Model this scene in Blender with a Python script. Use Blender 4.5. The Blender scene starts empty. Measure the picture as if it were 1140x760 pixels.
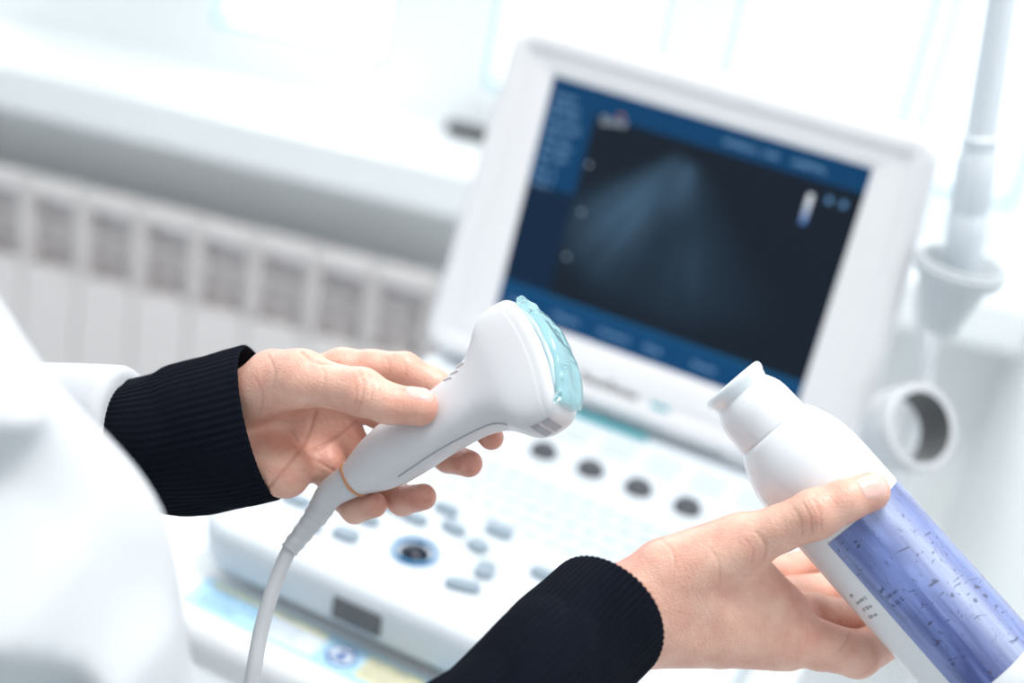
import bpy, numpy as np, random
from math import *
from mathutils import Vector, Matrix
random.seed(4); rng=np.random.default_rng(4)
scene=bpy.context.scene
scene.view_settings.view_transform='Standard'
Z0=0.92
F=1583.33
# ---------------------------------------------------------------- camera
YAW,PITCH,ROLL=0.3704,0.4297,0.1891
C=np.array([0.3299,-1.1817,0.5519+Z0])
def Rx(a): return np.array([[1,0,0],[0,cos(a),-sin(a)],[0,sin(a),cos(a)]])
def Rz(a): return np.array([[cos(a),-sin(a),0],[sin(a),cos(a),0],[0,0,1]])
RM=Rz(YAW)@Rx(pi/2-PITCH)@Rz(ROLL)
cd=bpy.data.cameras.new('camera'); co=bpy.data.objects.new('camera',cd); scene.collection.objects.link(co)
M4=np.eye(4); M4[:3,:3]=RM; M4[:3,3]=C
co.matrix_world=Matrix(M4.tolist())
cd.sensor_width=36; cd.lens=50; cd.clip_start=0.02
cd.dof.use_dof=True; cd.dof.focus_distance=0.765; cd.dof.aperture_fstop=2.8
scene.camera=co
def cam(x,y,z): return C+RM@np.array([x,y,z])
def W(px,py,t): return cam((px-570)/F*t,-(py-380)/F*t,-t)
D0=0.78
def H(px,py,dz): return W(px,py,D0-dz/1000.)
def onz(px,py,z):
    d=RM@np.array([(px-570)/F,-(py-380)/F,-1.0]); t=(z-C[2])/d[2]; return C+t*d
def topx(V):
    q=(V-C)@RM; return np.stack([570+F*q[:,0]/-q[:,2],380-F*q[:,1]/-q[:,2]],1)
# ---------------------------------------------------------------- materials
def mat(name,col,rough=0.5,metal=0.0,noise=0.0,nscale=40,bump=0.0,emit=None,es=1.0,trans=0.0,coat=0.0,ior=None,spec=None):
    m=bpy.data.materials.new(name); m.use_nodes=True; nt=m.node_tree; b=nt.nodes['Principled BSDF']
    b.inputs['Base Color'].default_value=(*col,1); b.inputs['Roughness'].default_value=rough; b.inputs['Metallic'].default_value=metal
    if trans: b.inputs['Transmission Weight'].default_value=trans
    if coat: b.inputs['Coat Weight'].default_value=coat
    if ior: b.inputs['IOR'].default_value=ior
    if spec is not None: b.inputs['Specular IOR Level'].default_value=spec
    if emit: b.inputs['Emission Color'].default_value=(*emit,1); b.inputs['Emission Strength'].default_value=es
    if noise or bump:
        tc=nt.nodes.new('ShaderNodeTexCoord'); n=nt.nodes.new('ShaderNodeTexNoise'); n.inputs['Scale'].default_value=nscale; n.inputs['Detail'].default_value=4
        nt.links.new(tc.outputs['Object'],n.inputs['Vector'])
        if noise:
            r=nt.nodes.new('ShaderNodeMix'); r.data_type='RGBA'
            r.inputs['A'].default_value=(*[c*(1-noise) for c in col],1); r.inputs['B'].default_value=(*[min(1,c*(1+noise)) for c in col],1)
            nt.links.new(n.outputs['Fac'],r.inputs['Factor']); nt.links.new(r.outputs['Result'],b.inputs['Base Color'])
        if bump:
            bp=nt.nodes.new('ShaderNodeBump'); bp.inputs['Strength'].default_value=bump; bp.inputs['Distance'].default_value=0.001
            nt.links.new(n.outputs['Fac'],bp.inputs['Height']); nt.links.new(bp.outputs['Normal'],b.inputs['Normal'])
    return m
M_white=mat('white_plastic',(.80,.82,.84),.35,noise=.02,nscale=8)
M_white2=mat('white_console',(.68,.73,.78),.4,noise=.02,nscale=8)
M_bezel=mat('bezel_plastic',(.80,.80,.82),.4,noise=.015,nscale=6)
M_wall=mat('wall_paint',(.88,.90,.91),.8,noise=.02,nscale=3)
M_floor=mat('floor_vinyl',(.70,.73,.75),.4,noise=.05,nscale=6)
M_sill=mat('sill_white',(.89,.92,.94),.35,noise=.01,nscale=3)
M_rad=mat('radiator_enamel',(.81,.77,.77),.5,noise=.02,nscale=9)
M_frame=mat('window_frame_pvc',(.90,.94,.96),.3,noise=.01,nscale=5)
M_grey=mat('grey_key',(.27,.34,.40),.5,noise=.03,nscale=60)
M_key=mat('pale_key',(.61,.67,.73),.5,noise=.02,nscale=60)
M_knob=mat('dark_knob',(.07,.075,.09),.5,noise=.1,nscale=60)
M_dark=mat('dark_plastic',(.02,.022,.028),.5,noise=.1,nscale=30,spec=.1)
M_track=mat('trackball_blue',(.004,.010,.025),.2,noise=.2,nscale=60,spec=.3)
M_trackring=mat('trackball_ring',(.04,.20,.40),.3,noise=.1,nscale=60)
M_teal=mat('teal_print',(.02,.38,.44),.5,noise=.05,nscale=60)
M_txtgrey=mat('grey_print',(.07,.075,.09),.5,noise=.05,nscale=60)
M_navy=mat('navy_print',(.012,.015,.08),.5,noise=.1,nscale=60)
M_coat=mat('cotton_coat',(.56,.58,.61),.9,noise=.02,nscale=20,bump=.15,spec=.1)
M_knit=mat('black_knit',(.0032,.0048,.010),.95,noise=.4,nscale=900,bump=.4,spec=.12)
M_probe=mat('probe_plastic',(.64,.65,.68),.35,noise=.015,nscale=20)
M_probe2=mat('probe_grey',(.34,.37,.41),.4,noise=.03,nscale=20)
M_cable=mat('cable_rubber',(.55,.57,.60),.45,noise=.02,nscale=30)
M_orange=mat('copper_ring',(.62,.27,.12),.4,noise=.05,nscale=30)
M_lens=mat('acoustic_lens',(.52,.70,.76),.2,noise=.05,nscale=60)
M_gel=mat('clear_gel',(.74,.97,1.0),.015,trans=1.0,ior=1.40,noise=.04,nscale=90)
M_bottle=mat('bottle_plastic',(.76,.78,.82),.25,noise=.01,nscale=20,coat=.3)
M_cap=mat('bottle_cap',(.74,.80,.85),.25,trans=.2,noise=.02,nscale=50)
M_nail=mat('nail',(.80,.48,.42),.12,noise=.04,nscale=80,coat=.9)
M_hair=mat('brown_hair',(.10,.05,.03),.6,noise=.4,nscale=90,bump=.5)
M_stick=mat('sticker_blue',(.42,.66,.82),.5,noise=.03,nscale=60)
M_yel=mat('sticker_yellow',(.74,.72,.48),.5,noise=.03,nscale=60)
M_stw=mat('sticker_white',(.70,.77,.83),.5,noise=.02,nscale=60)
M_blue=mat('sticker_icon_blue',(.05,.14,.42),.5,noise=.05,nscale=60)
M_shade=mat('radiator_gap_shade',(.70,.67,.68),.6,noise=.05,nscale=10)  # darker enamel tone standing in for shade between the sections
M_hin=mat('holder_inner_shade',(.12,.125,.13),.5,noise=.05,nscale=30)  # dark colour stands in for the shading inside the ring
M_cup=mat('frosted_cup',(.66,.70,.73),.3,noise=.03,nscale=20,trans=.25)
def skinmat():
    m=bpy.data.materials.new('skin'); m.use_nodes=True; nt=m.node_tree; b=nt.nodes['Principled BSDF']
    at=nt.nodes.new('ShaderNodeAttribute'); at.attribute_name='tone'
    sep=nt.nodes.new('ShaderNodeSeparateColor'); nt.links.new(at.outputs['Color'],sep.inputs['Color'])
    tc=nt.nodes.new('ShaderNodeTexCoord'); n=nt.nodes.new('ShaderNodeTexNoise'); n.inputs['Scale'].default_value=62; n.inputs['Detail'].default_value=8; n.inputs['Roughness'].default_value=.6
    nt.links.new(tc.outputs['Object'],n.inputs['Vector'])
    m1=nt.nodes.new('ShaderNodeMix'); m1.data_type='RGBA'; m1.inputs['A'].default_value=(.775,.475,.37,1); m1.inputs['B'].default_value=(.60,.24,.18,1)
    mr=nt.nodes.new('ShaderNodeMapRange'); mr.inputs['From Min'].default_value=.36; mr.inputs['From Max'].default_value=.70; mr.inputs['To Max'].default_value=.6
    nt.links.new(n.outputs['Fac'],mr.inputs['Value'])
    ad=nt.nodes.new('ShaderNodeMath'); ad.operation='ADD'; ad.use_clamp=True
    nt.links.new(mr.outputs['Result'],ad.inputs[0]); nt.links.new(sep.outputs['Red'],ad.inputs[1]); nt.links.new(ad.outputs[0],m1.inputs['Factor'])
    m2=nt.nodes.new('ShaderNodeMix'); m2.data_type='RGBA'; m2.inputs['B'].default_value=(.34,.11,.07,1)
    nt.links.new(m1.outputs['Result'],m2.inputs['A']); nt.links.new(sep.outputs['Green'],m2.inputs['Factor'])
    nt.links.new(m2.outputs['Result'],b.inputs['Base Color'])
    b.inputs['Roughness'].default_value=.42; b.inputs['Subsurface Weight'].default_value=.03
    b.inputs['Subsurface Radius'].default_value=(.008,.003,.002); b.inputs['Subsurface Scale'].default_value=.3
    v=nt.nodes.new('ShaderNodeTexVoronoi'); v.inputs['Scale'].default_value=700; nt.links.new(tc.outputs['Object'],v.inputs['Vector'])
    n2=nt.nodes.new('ShaderNodeTexNoise'); n2.inputs['Scale'].default_value=150; n2.inputs['Detail'].default_value=4; nt.links.new(tc.outputs['Object'],n2.inputs['Vector'])
    a2=nt.nodes.new('ShaderNodeMath'); a2.operation='MULTIPLY_ADD'; a2.inputs[1].default_value=1.4; nt.links.new(n2.outputs['Fac'],a2.inputs[0]); nt.links.new(v.outputs['Distance'],a2.inputs[2])
    bp=nt.nodes.new('ShaderNodeBump'); bp.inputs['Strength'].default_value=.30; bp.inputs['Distance'].default_value=.0006
    nt.links.new(a2.outputs[0],bp.inputs['Height']); nt.links.new(bp.outputs['Normal'],b.inputs['Normal'])
    return m
M_skin=skinmat()
# ---------------------------------------------------------------- helpers
def empty(name,loc,label=None,cat=None):
    o=bpy.data.objects.new(name,None); o.location=loc; o.empty_display_size=.05; scene.collection.objects.link(o)
    if label: o['label']=label; o['category']=cat
    return o
def mk(name,V,Fc,m,parent=None,smooth=True,label=None,cat=None,kind=None):
    me=bpy.data.meshes.new(name); me.from_pydata([tuple(map(float,v)) for v in V],[],[tuple(map(int,f)) for f in Fc]); me.update()
    if m: me.materials.append(m)
    o=bpy.data.objects.new(name,me); scene.collection.objects.link(o)
    if smooth: me.polygons.foreach_set('use_smooth',[True]*len(me.polygons))
    if parent is not None:
        o.parent=parent
        o.matrix_parent_inverse=Matrix.Translation(-Vector(root_loc(parent)))
    if label: o['label']=label
    if cat: o['category']=cat
    if kind: o['kind']=kind
    return o
def root_loc(p):
    if p.type!='EMPTY': return Vector((0,0,0))
    return Vector(p.location)
def finish(o,bev=0,seg=3,ang=35):
    if bev:
        md=o.modifiers.new('bevel','BEVEL'); md.width=bev; md.segments=seg; md.limit_method='ANGLE'; md.angle_limit=radians(40)
    if hasattr(o.data,'set_sharp_from_angle'): 
        o.data.set_sharp_from_angle(angle=radians(ang))
    return o
def boxvf(x0,x1,y0,y1,z0,z1):
    V=[(x,y,z) for x in(x0,x1) for y in(y0,y1) for z in(z0,z1)]
    return V,[(0,1,3,2),(4,6,7,5),(0,4,5,1),(2,3,7,6),(0,2,6,4),(1,5,7,3)]
def box(name,x0,x1,y0,y1,z0,z1,m,parent=None,tf=None,bev=0,**k):
    V,Fc=boxvf(x0,x1,y0,y1,z0,z1)
    if tf: V=[tf(*v) for v in V]
    o=mk(name,V,Fc,m,parent,smooth=bool(bev),**k)
    if bev: finish(o,bev)
    return o
def multi(parts):
    V=[];Fc=[]
    for v,f in parts:
        n=len(V); V+=[tuple(a) for a in v]; Fc+=[tuple(i+n for i in q) for q in f]
    return V,Fc
def loftvf(S,cap0=True,cap1=True):
    n=len(S[0]); V=[tuple(p) for s in S for p in s]; Fc=[]
    for i in range(len(S)-1):
        for j in range(n):
            k=(j+1)%n; Fc.append((i*n+j,i*n+k,(i+1)*n+k,(i+1)*n+j))
    if cap0: Fc.append(tuple(range(n-1,-1,-1)))
    if cap1: Fc.append(tuple((len(S)-1)*n+j for j in range(n)))
    return V,Fc
def norm(v): v=np.array(v,float); return v/np.linalg.norm(v)
def revvf(o,ax,st,n=48,caps=True):
    o=np.array(o);ax=norm(ax); u=norm(np.cross(ax,[0.13,0.2,0.9])); w=np.cross(ax,u)
    S=[[o+ax*t+(u*cos(2*pi*j/n)+w*sin(2*pi*j/n))*r for j in range(n)] for t,r in st]
    return loftvf(S,caps,caps)
def catmull(P,step):
    P=[np.array(p,float) for p in P]; Q=[2*P[0]-P[1]]+P+[2*P[-1]-P[-2]]; out=[]
    for i in range(1,len(Q)-2):
        Ln=np.linalg.norm(Q[i+1][:3]-Q[i][:3]); k=max(2,int(Ln/step))
        for a in range(k):
            t=a/k; p0,p1,p2,p3=Q[i-1:i+3]
            out.append(.5*((2*p1)+(-p0+p2)*t+(2*p0-5*p1+4*p2-p3)*t*t+(-p0+3*p1-3*p2+p3)*t**3))
    out.append(P[-1]); return np.array(out)
def tubevf(path,ra,rb,side,n=32,disp=None,caps=True):
    m=len(path); S=[]; s=0
    for i in range(m):
        t=norm(path[min(i+1,m-1)]-path[max(i-1,0)]); u=norm(side-t*np.dot(side,t)); w=np.cross(t,u)
        if i: s+=np.linalg.norm(path[i]-path[i-1])
        ring=[]
        for j in range(n):
            th=2*pi*j/n; k=1+(disp(th,s,i) if disp else 0)
            ring.append(path[i]+(u*cos(th)*ra[i]+w*sin(th)*rb[i])*k)
        S.append(ring)
    return loftvf(S,caps,caps)
# ---- signed distance modelling
def caps_(P,a,b,ra,rb):
    a=np.asarray(a,np.float32);b=np.asarray(b,np.float32); ab=b-a
    t=np.clip(((P-a)@ab)/float(ab@ab),0,1)
    d=P-a-t[...,None]*ab
    return np.sqrt((d*d).sum(-1))-(ra+(rb-ra)*t)
def ell_(P,c,ax,r):
    q=(P-np.asarray(c,np.float32))@np.asarray(ax,np.float32).T/np.asarray(r,np.float32)
    return (np.sqrt((q*q).sum(-1))-1)*min(r)
def smin(a,b,k):
    h=np.maximum(k-np.abs(a-b),0)/k; return np.minimum(a,b)-h*h*k*.25
def smax(a,b,k): return -smin(-a,-b,k)
def nets(f,lo,hi,h):
    lo=np.array(lo);hi=np.array(hi); n=np.ceil((hi-lo)/h).astype(int)+1
    D=np.empty(n,np.float32); gy,gz=np.meshgrid(lo[1]+np.arange(n[1])*h,lo[2]+np.arange(n[2])*h,indexing='ij')
    for i0 in range(0,n[0],24):
        i1=min(i0+24,n[0]); xs=lo[0]+np.arange(i0,i1)*h
        P=np.empty((i1-i0,n[1],n[2],3),np.float32); P[...,0]=xs[:,None,None]; P[...,1]=gy; P[...,2]=gz
        D[i0:i1]=f(P.reshape(-1,3)).reshape(i1-i0,n[1],n[2])
    neg=D<0; cnt=np.zeros(n-1,np.int8)
    for a in(0,1):
        for b in(0,1):
            for c in(0,1): cnt+=neg[a:n[0]-1+a,b:n[1]-1+b,c:n[2]-1+c]
    I=np.argwhere((cnt>0)&(cnt<8)); idx=-np.ones(n-1,np.int64); idx[tuple(I.T)]=np.arange(len(I))
    cr=[(a,b,c) for a in(0,1) for b in(0,1) for c in(0,1)]
    val=[D[I[:,0]+a,I[:,1]+b,I[:,2]+c] for a,b,c in cr]; acc=np.zeros((len(I),3)); num=np.zeros(len(I))
    for p in range(8):
        for q in range(p+1,8):
            if sum(abs(cr[p][k]-cr[q][k]) for k in range(3))==1:
                m=(val[p]<0)!=(val[q]<0); t=val[p][m]/(val[p][m]-val[q][m])
                acc[m]+=np.array(cr[p])+t[:,None]*(np.array(cr[q])-np.array(cr[p])); num[m]+=1
    V=lo+(I+acc/num[:,None])*h; Fs=[]
    for ax in range(3):
        u,v=(ax+1)%3,(ax+2)%3
        sl0=[slice(1,n[k]-1) for k in range(3)]; sl1=list(sl0); sl0[ax]=slice(0,n[ax]-1); sl1[ax]=slice(1,n[ax])
        A=neg[tuple(sl0)];B=neg[tuple(sl1)]
        for sgn in(0,1):
            E=np.argwhere((A&~B) if sgn==0 else (~A&B)); 
            if len(E)==0: continue
            off=np.array([1,1,1]); off[ax]=0; E=E+off
            eu=np.zeros(3,int);eu[u]=1;ev=np.zeros(3,int);ev[v]=1
            q=[E-eu-ev,E-ev,E,E-eu]; q=[idx[tuple(x.T)] for x in q]
            Q=np.stack(q,1); 
            if sgn: Q=Q[:,::-1]
            Fs.append(Q)
    Fq=np.concatenate(Fs); Fq=Fq[(Fq>=0).all(1)]
    e=h*.5
    for _ in range(2):
        d=f(V.astype(np.float32)).astype(float)
        g=np.stack([(f((V+np.eye(3)[k]*e).astype(np.float32))-f((V-np.eye(3)[k]*e).astype(np.float32)))/(2*e) for k in range(3)],1)
        gn=(g*g).sum(1); V=V-np.clip(d/np.maximum(gn,.2),-h,h)[:,None]*g*.8
    return V,Fq,g/np.sqrt(np.maximum(gn,1e-6))[:,None]
# ---------------------------------------------------------------- room (wall frame)
PHI=radians(13.0); e1=np.array([cos(PHI),sin(PHI),0]); e2=np.array([-sin(PHI),cos(PHI),0]); ez=np.array([0,0,1.])
S0=W(265,133,2.3)
def L(x,y,z): return S0+e1*x+e2*y+ez*z
zf=-S0[2]
XR=1.29
box('floor',-3,3.6,-4.5,1.0,zf-.05,zf,M_floor,tf=L,kind='structure')
V,Fc=multi([boxvf(-3,XR+.2,.14,.34,zf,-.08),boxvf(-3,-1.7,.14,.34,-.08,1.8),boxvf(-3,XR+.2,.14,.34,1.6,1.8)])
mk('wall_back',[L(*v) for v in V],Fc,M_wall,smooth=False,kind='structure')
box('wall_right',XR,XR+.12,-3.2,.139,zf,1.8,M_wall,tf=L,kind='structure')
box('trim_1',-3,XR-.002,0,.30,-.08,0,M_sill,tf=L,bev=.008,kind='structure')
def boxes(l): return multi([boxvf(*b) for b in l])
fr=[(-1.7,XR,.24,.32,0,.075),(-1.7,XR,.24,.32,1.5,1.6)]
for a,b in[(-1.7,-1.62),(-.55,-.16),(.16,.34),(.62,.74),(1.03,1.07),(1.24,1.29)]: fr.append((a,b,.24,.32,.075,1.5))
V,Fc=boxes(fr); o=mk('window_1',[L(*v) for v in V],Fc,M_frame,smooth=False,kind='structure'); 
gk=[]
for a,b in[(-1.62,-.55),(-.16,.16),(.34,.62),(.74,1.03),(1.07,1.24)]:
    gk+=[(a,b,.26,.27,.075,.085),(a,a+.009,.26,.27,.075,1.5),(b-.009,b,.26,.27,.075,1.5)]
V,Fc=boxes(gk); mk('trim_2',[L(*v) for v in V],Fc,mat('gasket',(.42,.66,.78),.6,noise=.05),smooth=False,kind='structure')
o=box('window_handle',.30,.40,.175,.20,.0,.020,M_dark,tf=lambda x,y,z:L(x,y,z+.001),bev=.004); o['label']='small black handle lying on the white windowsill'; o['category']='handle'
# ---- radiator
rad=empty('radiator',L(-.1,.08,zf+.09),'white enamelled sectional radiator below the windowsill','radiator')
z1=-.19; z0=-.70; PT=.105
for i in range(14):
    x=-1.0+i*PT
    l=[(x+.002,x+PT-.002,.0,.012,z0,z1-.155),
       (x+.002,x+PT-.002,.0,.03,z1-.022,z1),
       (x+.002,x+.009,.0,.04,z1-.16,z1-.015),(x+PT-.009,x+PT-.002,.0,.04,z1-.16,z1-.015),
       (x+.04,x+PT-.04,.012,.06,z0+.01,z1-.165)]
    V,Fc=boxes(l); o=mk('radiator_section' if i==0 else f'radiator_section.{i:03d}',[L(*v) for v in V],Fc,M_rad,rad,smooth=False)
box('gap_shade_panel',-1.0,-1.0+14*PT,.05,.07,z0+.02,z1-.02,M_shade,rad,tf=L)  # added panel, its grey imitates the shade in the radiator gaps
V,Fc=revvf(L(-1.0,.04,z1-.09),e1,[(0,.007),(1.47,.007)],16); mk('header_pipe',V,Fc,M_rad,rad)
V,Fc=revvf(L(-1.0,.06,z0+.06),e1,[(0,.014),(1.47,.014)],16); mk('header_pipe',V,Fc,M_rad,rad)
box('support_leg',-.9,-.87,.05,.08,zf,z0+.02,M_rad,rad,tf=L); box('support_leg',.38,.41,.05,.08,zf,z0+.02,M_rad,rad,tf=L)
# ---------------------------------------------------------------- machine
ZC=Z0-.0704; AL=.1699
um=empty('ultrasound_machine',(0,-.2,ZC-.05),'white portable ultrasound machine with open display, on a cart','ultrasound machine')
def rr(x0,x1,y0,y1,r,n=8):
    out=[]
    for cx,cy,a in[(x1-r,y0+r,-90),(x1-r,y1-r,0),(x0+r,y1-r,90),(x0+r,y0+r,180)]:
        for k in range(n+1):
            th=radians(a+90*k/n); out.append((cx+r*cos(th),cy+r*sin(th)))
    return out
def slab(prof,x0,x1,y0,y1,r):
    S=[]
    for z,i in prof:
        S.append([(x,y,z) for x,y in rr(x0+i,x1-i,y0+i,y1-i,max(r-i,.003))])
    return loftvf(S)
V,Fc=slab([(ZC-.048,.02),(ZC-.044,.008),(ZC-.036,.003),(ZC-.012,0),(ZC-.004,.002),(ZC,.007),(ZC+.0005,.016),(ZC-.002,.020),(ZC-.002,.03)],-.213,.213,-.395,.03,.035)
finish(mk('console_body',V,Fc,M_white2,um),ang=50)
V,Fc=boxvf(-.078,-.036,-.3965,-.390,ZC-.034,ZC-.014); finish(mk('front_latch',V,Fc,mat('latch_grey',(.12,.13,.14),.5,noise=.1),um,label='dark grey recessed latch on the console edge'),.002)
def key(name,x,y,a,b,h,m,rot=0,n=18):
    S=[]
    for z,k in[(ZC-.003,1),(ZC+h*.7,1),(ZC+h,.86),(ZC+h,.6)]:
        ring=[]
        for j in range(n):
            th=2*pi*j/n; u=a*k*np.sign(cos(th))*abs(cos(th))**.6; v=b*k*np.sign(sin(th))*abs(sin(th))**.6
            ring.append((x+u*cos(rot)-v*sin(rot),y+u*sin(rot)+v*cos(rot),z))
        S.append(ring)
    V,Fc=loftvf(S); return finish(mk(name,V,Fc,m,um),ang=50)
for i in range(4):
    V,Fc=revvf((-.0374+i*.0469,-.1062,ZC-.003),(0,0,1),[(0,.0125),(.004,.0125),(.005,.0108),(.008,.0105),(.0092,.009),(.0092,.004)],32)
    finish(mk('rotary_knob',V,Fc,M_knob,um,label='dark grey rotary knob'),ang=45)
for (px,py,a,b,rot) in[(385,595,.011,.007,.1),(462,577,.011,.006,0),(497,567,.011,.006,0),(505,588,.011,.006,-.2),(532,608,.009,.007,-.3),(540,635,.008,.010,.2),(515,652,.014,.006,.3),(555,592,.012,.006,0),(408,578,.011,.006,.1),(440,566,.010,.006,0),(330,556,.013,.006,0),(345,585,.010,.006,.1),(605,640,.011,.006,0),(640,655,.011,.006,0)]:
    q=onz(px,py,ZC); key('oval_button',q[0],q[1],a,b,.004,M_grey,rot)
tb=onz(462,613,ZC)
V,Fc=revvf((tb[0],tb[1],ZC-.003),(0,0,1),[(0,.0190),(.0035,.0190),(.005,.0178),(.004,.0160),(.000,.0155)],40,False); mk('trackball_ring',V,Fc,M_trackring,um,label='blue translucent ring around the trackball')
V,Fc=revvf((tb[0],tb[1],ZC-.011),(0,0,1),[(.0150*sin(t)+.0,max(.0157*cos(t),1e-4)) for t in np.linspace(-.3,pi/2,14)],32); mk('trackball',V,Fc,M_track,um,label='glossy dark trackball')
for r in range(5):
    for c in range(15):
        x=-.100+c*.0185+(r%2)*.006; y=-.235+r*.0195
        if x>.17 or (r<1 and x<-.03): continue
        key('keyboard_key',x,y,.0072,.0068,.0016,M_key,0,12)
for i in range(7): key('soft_key',-.12+i*.045,-.062,.016,.005,.002,M_key,0,12)
for i in range(7): key('soft_key',-.12+i*.045,-.042,.016,.005,.002,M_key,0,12)
box('teal_label_strip',-.047,.030,-.019,-.010,ZC,ZC+.0014,M_teal,um)
for s in(-1,1):
    V,Fc=revvf((s*.13-.03,.012,ZC+.006),(1,0,0),[(0,.010),(.002,.013),(.058,.013),(.06,.010)],24); mk('hinge',V,Fc,M_bezel,um)
def SL(u,v,w):
    return np.array([u, v*sin(AL)-w*cos(AL), Z0+v*cos(AL)+w*sin(AL)])
def rrt(i,r,w,v0=-.062,v1=.271,h0=.221,h1=.203):
    res=[]
    for u,v in rr(-.2+i,.2-i,v0+i,v1-i,max(r-i,.003)):
        f=(v-v0)/(v1-v0); hw=h0+(h1-h0)*f; res.append(SL(u*hw/.2,v,w))
    return res
def rect_loop(hu,v0,v1,w):
    return [SL(u,v,w) for u,v in rr(-hu,hu,v0,v1,.002)]
S=[rrt(.012,.024,-.038),rrt(.003,.024,-.034),rrt(0,.024,-.022),rrt(0,.024,-.006),rrt(.003,.024,.001),rrt(.008,.024,.003),rrt(.020,.024,.003),rrt(.0225,.024,.0),rrt(.025,.024,.0),rect_loop(.158,-.006,.234,.0008),rect_loop(.1535,-.0015,.2295,-.003)]
V,Fc=loftvf(S,True,False)
lid=finish(mk('display_lid',V,Fc,M_bezel,um),ang=50)
nu,nv=260,196
us=np.linspace(-.1538,.1538,nu); vs=np.linspace(-.0018,.2298,nv); U,Vv=np.meshgrid(us,vs)
x=(U+.152)/.304; y=Vv/.228
px_=np.stack([SL(a,b,-.0028) for a,b in zip(U.ravel(),Vv.ravel())])
col=np.zeros((nv,nu,3))+np.array([.006,.012,.022])
barc=np.array([.002,.050,.145])
def vnoise(sx,sy,seed):
    r=np.random.default_rng(seed).random((24,24)); X=x*sx; Y=y*sy; xi=np.floor(X).astype(int)%23; yi=np.floor(Y).astype(int)%23; fx=X-np.floor(X); fy=Y-np.floor(Y); fx=fx*fx*(3-2*fx); fy=fy*fy*(3-2*fy)
    return (r[yi,xi]*(1-fx)+r[yi,xi+1]*fx)*(1-fy)+(r[yi+1,xi]*(1-fx)+r[yi+1,xi+1]*fx)*fy
ax,ay=.49,.92
dx=(x-ax)*.304; dy=(ay-y)*.228; rr_=np.hypot(dx,dy); th=np.degrees(np.arctan2(dx,dy))
r_=np.random.default_rng(3).random(200); tt=(th+90)/3.2; ti=np.clip(np.floor(tt).astype(int),0,197); tf_=tt-np.floor(tt); strk=r_[ti]*(1-tf_)+r_[ti+1]*tf_
cl_=.35*vnoise(6,5,1)+.25*vnoise(13,11,2)+.40*strk
edge=np.clip((50-np.abs(th+6))/10,0,1)*np.clip((rr_-.014)/.015,0,1)*np.clip((.185-rr_)/.03,0,1)
glow=np.exp(-((th+30)/15)**2)*np.exp(-((rr_-.085)/.06)**2)*1.0+np.exp(-((th+2)/16)**2)*np.exp(-((rr_-.04)/.03)**2)*.8+np.exp(-((th-12)/14)**2)*np.exp(-((rr_-.11)/.05)**2)*.25
inten=edge*(glow*(.35+1.1*cl_)*.80+.05)
col+=inten[...,None]*np.array([.055,.115,.185])
col[y>.905]=barc
col[(x<.155)&(y>.56)]=barc
m=(x<.155)&(y<=.56)&(y>.12); col[m]=np.array([.003,.018,.05])
col[y<.125]=np.array([.003,.058,.170])
col[(y<.125)&(y>.112)]=np.array([.01,.12,.28])
m=(x>.850)&(x<.868)&(y>.73)&(y<.85); g=np.clip((y-.73)/.09,0,1)[...,None]
col=np.where(m[...,None],(g*np.array([.85,.92,1.0])+(1-g)*np.array([.05,.2,.6])),col)
for (a,b,c,d) in[(.905,.920,.835,.86),(.95,.965,.835,.86)]: col[(x>a)&(x<b)&(y>c)&(y<d)]=np.array([.12,.28,.52])
Fc=[(j*nu+i,j*nu+i+1,(j+1)*nu+i+1,(j+1)*nu+i) for j in range(nv-1) for i in range(nu-1)]
sc=mk('screen',px_,Fc,None,lid,label='lit screen with blue menus and a dark ultrasound image'); ca=sc.data.color_attributes.new('ui','FLOAT_COLOR','POINT')
ca.data.foreach_set('color',np.concatenate([col.reshape(-1,3),np.ones((nu*nv,1))],1).ravel())
m=bpy.data.materials.new('lit_screen'); m.use_nodes=True; nt=m.node_tree; b=nt.nodes['Principled BSDF']; at=nt.nodes.new('ShaderNodeAttribute'); at.attribute_name='ui'
nt.links.new(at.outputs['Color'],b.inputs['Emission Color']); b.inputs['Emission Strength'].default_value=1.0; b.inputs['Base Color'].default_value=(.004,.005,.006,1); b.inputs['Roughness'].default_value=.3
b.inputs['Specular IOR Level'].default_value=.08
sc.data.materials.append(m)
def textvf(s,size,off=0):
    c=bpy.data.curves.new('t','FONT'); c.body=s; c.size=size; c.align_x='LEFT'; c.resolution_u=3; c.offset=off
    o=bpy.data.objects.new('t',c); scene.collection.objects.link(o); dg=bpy.context.evaluated_depsgraph_get()
    me=bpy.data.meshes.new_from_object(o.evaluated_get(dg)); V=np.array([v.co[:] for v in me.vertices]); Fc=[tuple(p.vertices) for p in me.polygons]
    bpy.data.objects.remove(o); bpy.data.meshes.remove(me); return V,Fc
M_stx=mat('screen_text_glow',(.02,.02,.02),.5,emit=(.25,.50,.80),es=.9); M_stw2=mat('screen_logo_glow',(.02,.02,.02),.5,emit=(.60,.70,.82),es=.8); M_sto=mat('screen_orange_glow',(.05,.02,.01),.5,emit=(.7,.22,.08),es=.5)
def stext(s,size,u,v,m,name='screen_text'):
    V,Fc=textvf(s,size); return mk(name,[SL(u+a[0],v+a[1],-.0022) for a in V],Fc,m,lid,smooth=False)
rows=['Convex','Abdomen','FR  32 Hz','Depth 16.8','Gain  52','Freq 3.5M','Pwr  90%','MI  1.1','Map  4','Pers 3']
for i,s in enumerate(rows): stext(s,.0072,-.148,.212-i*.0095,M_stx)
stext('2014/03/12   10:42',.0068,.02,.214,M_stx); stext('HOSPITAL',.0068,.085,.214,M_stx)
for i,s in enumerate(['Image','Measure','Comment','Body','Review','Patient']): stext(s,.0078,-.142+i*.048,.010,M_stx)
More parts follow.
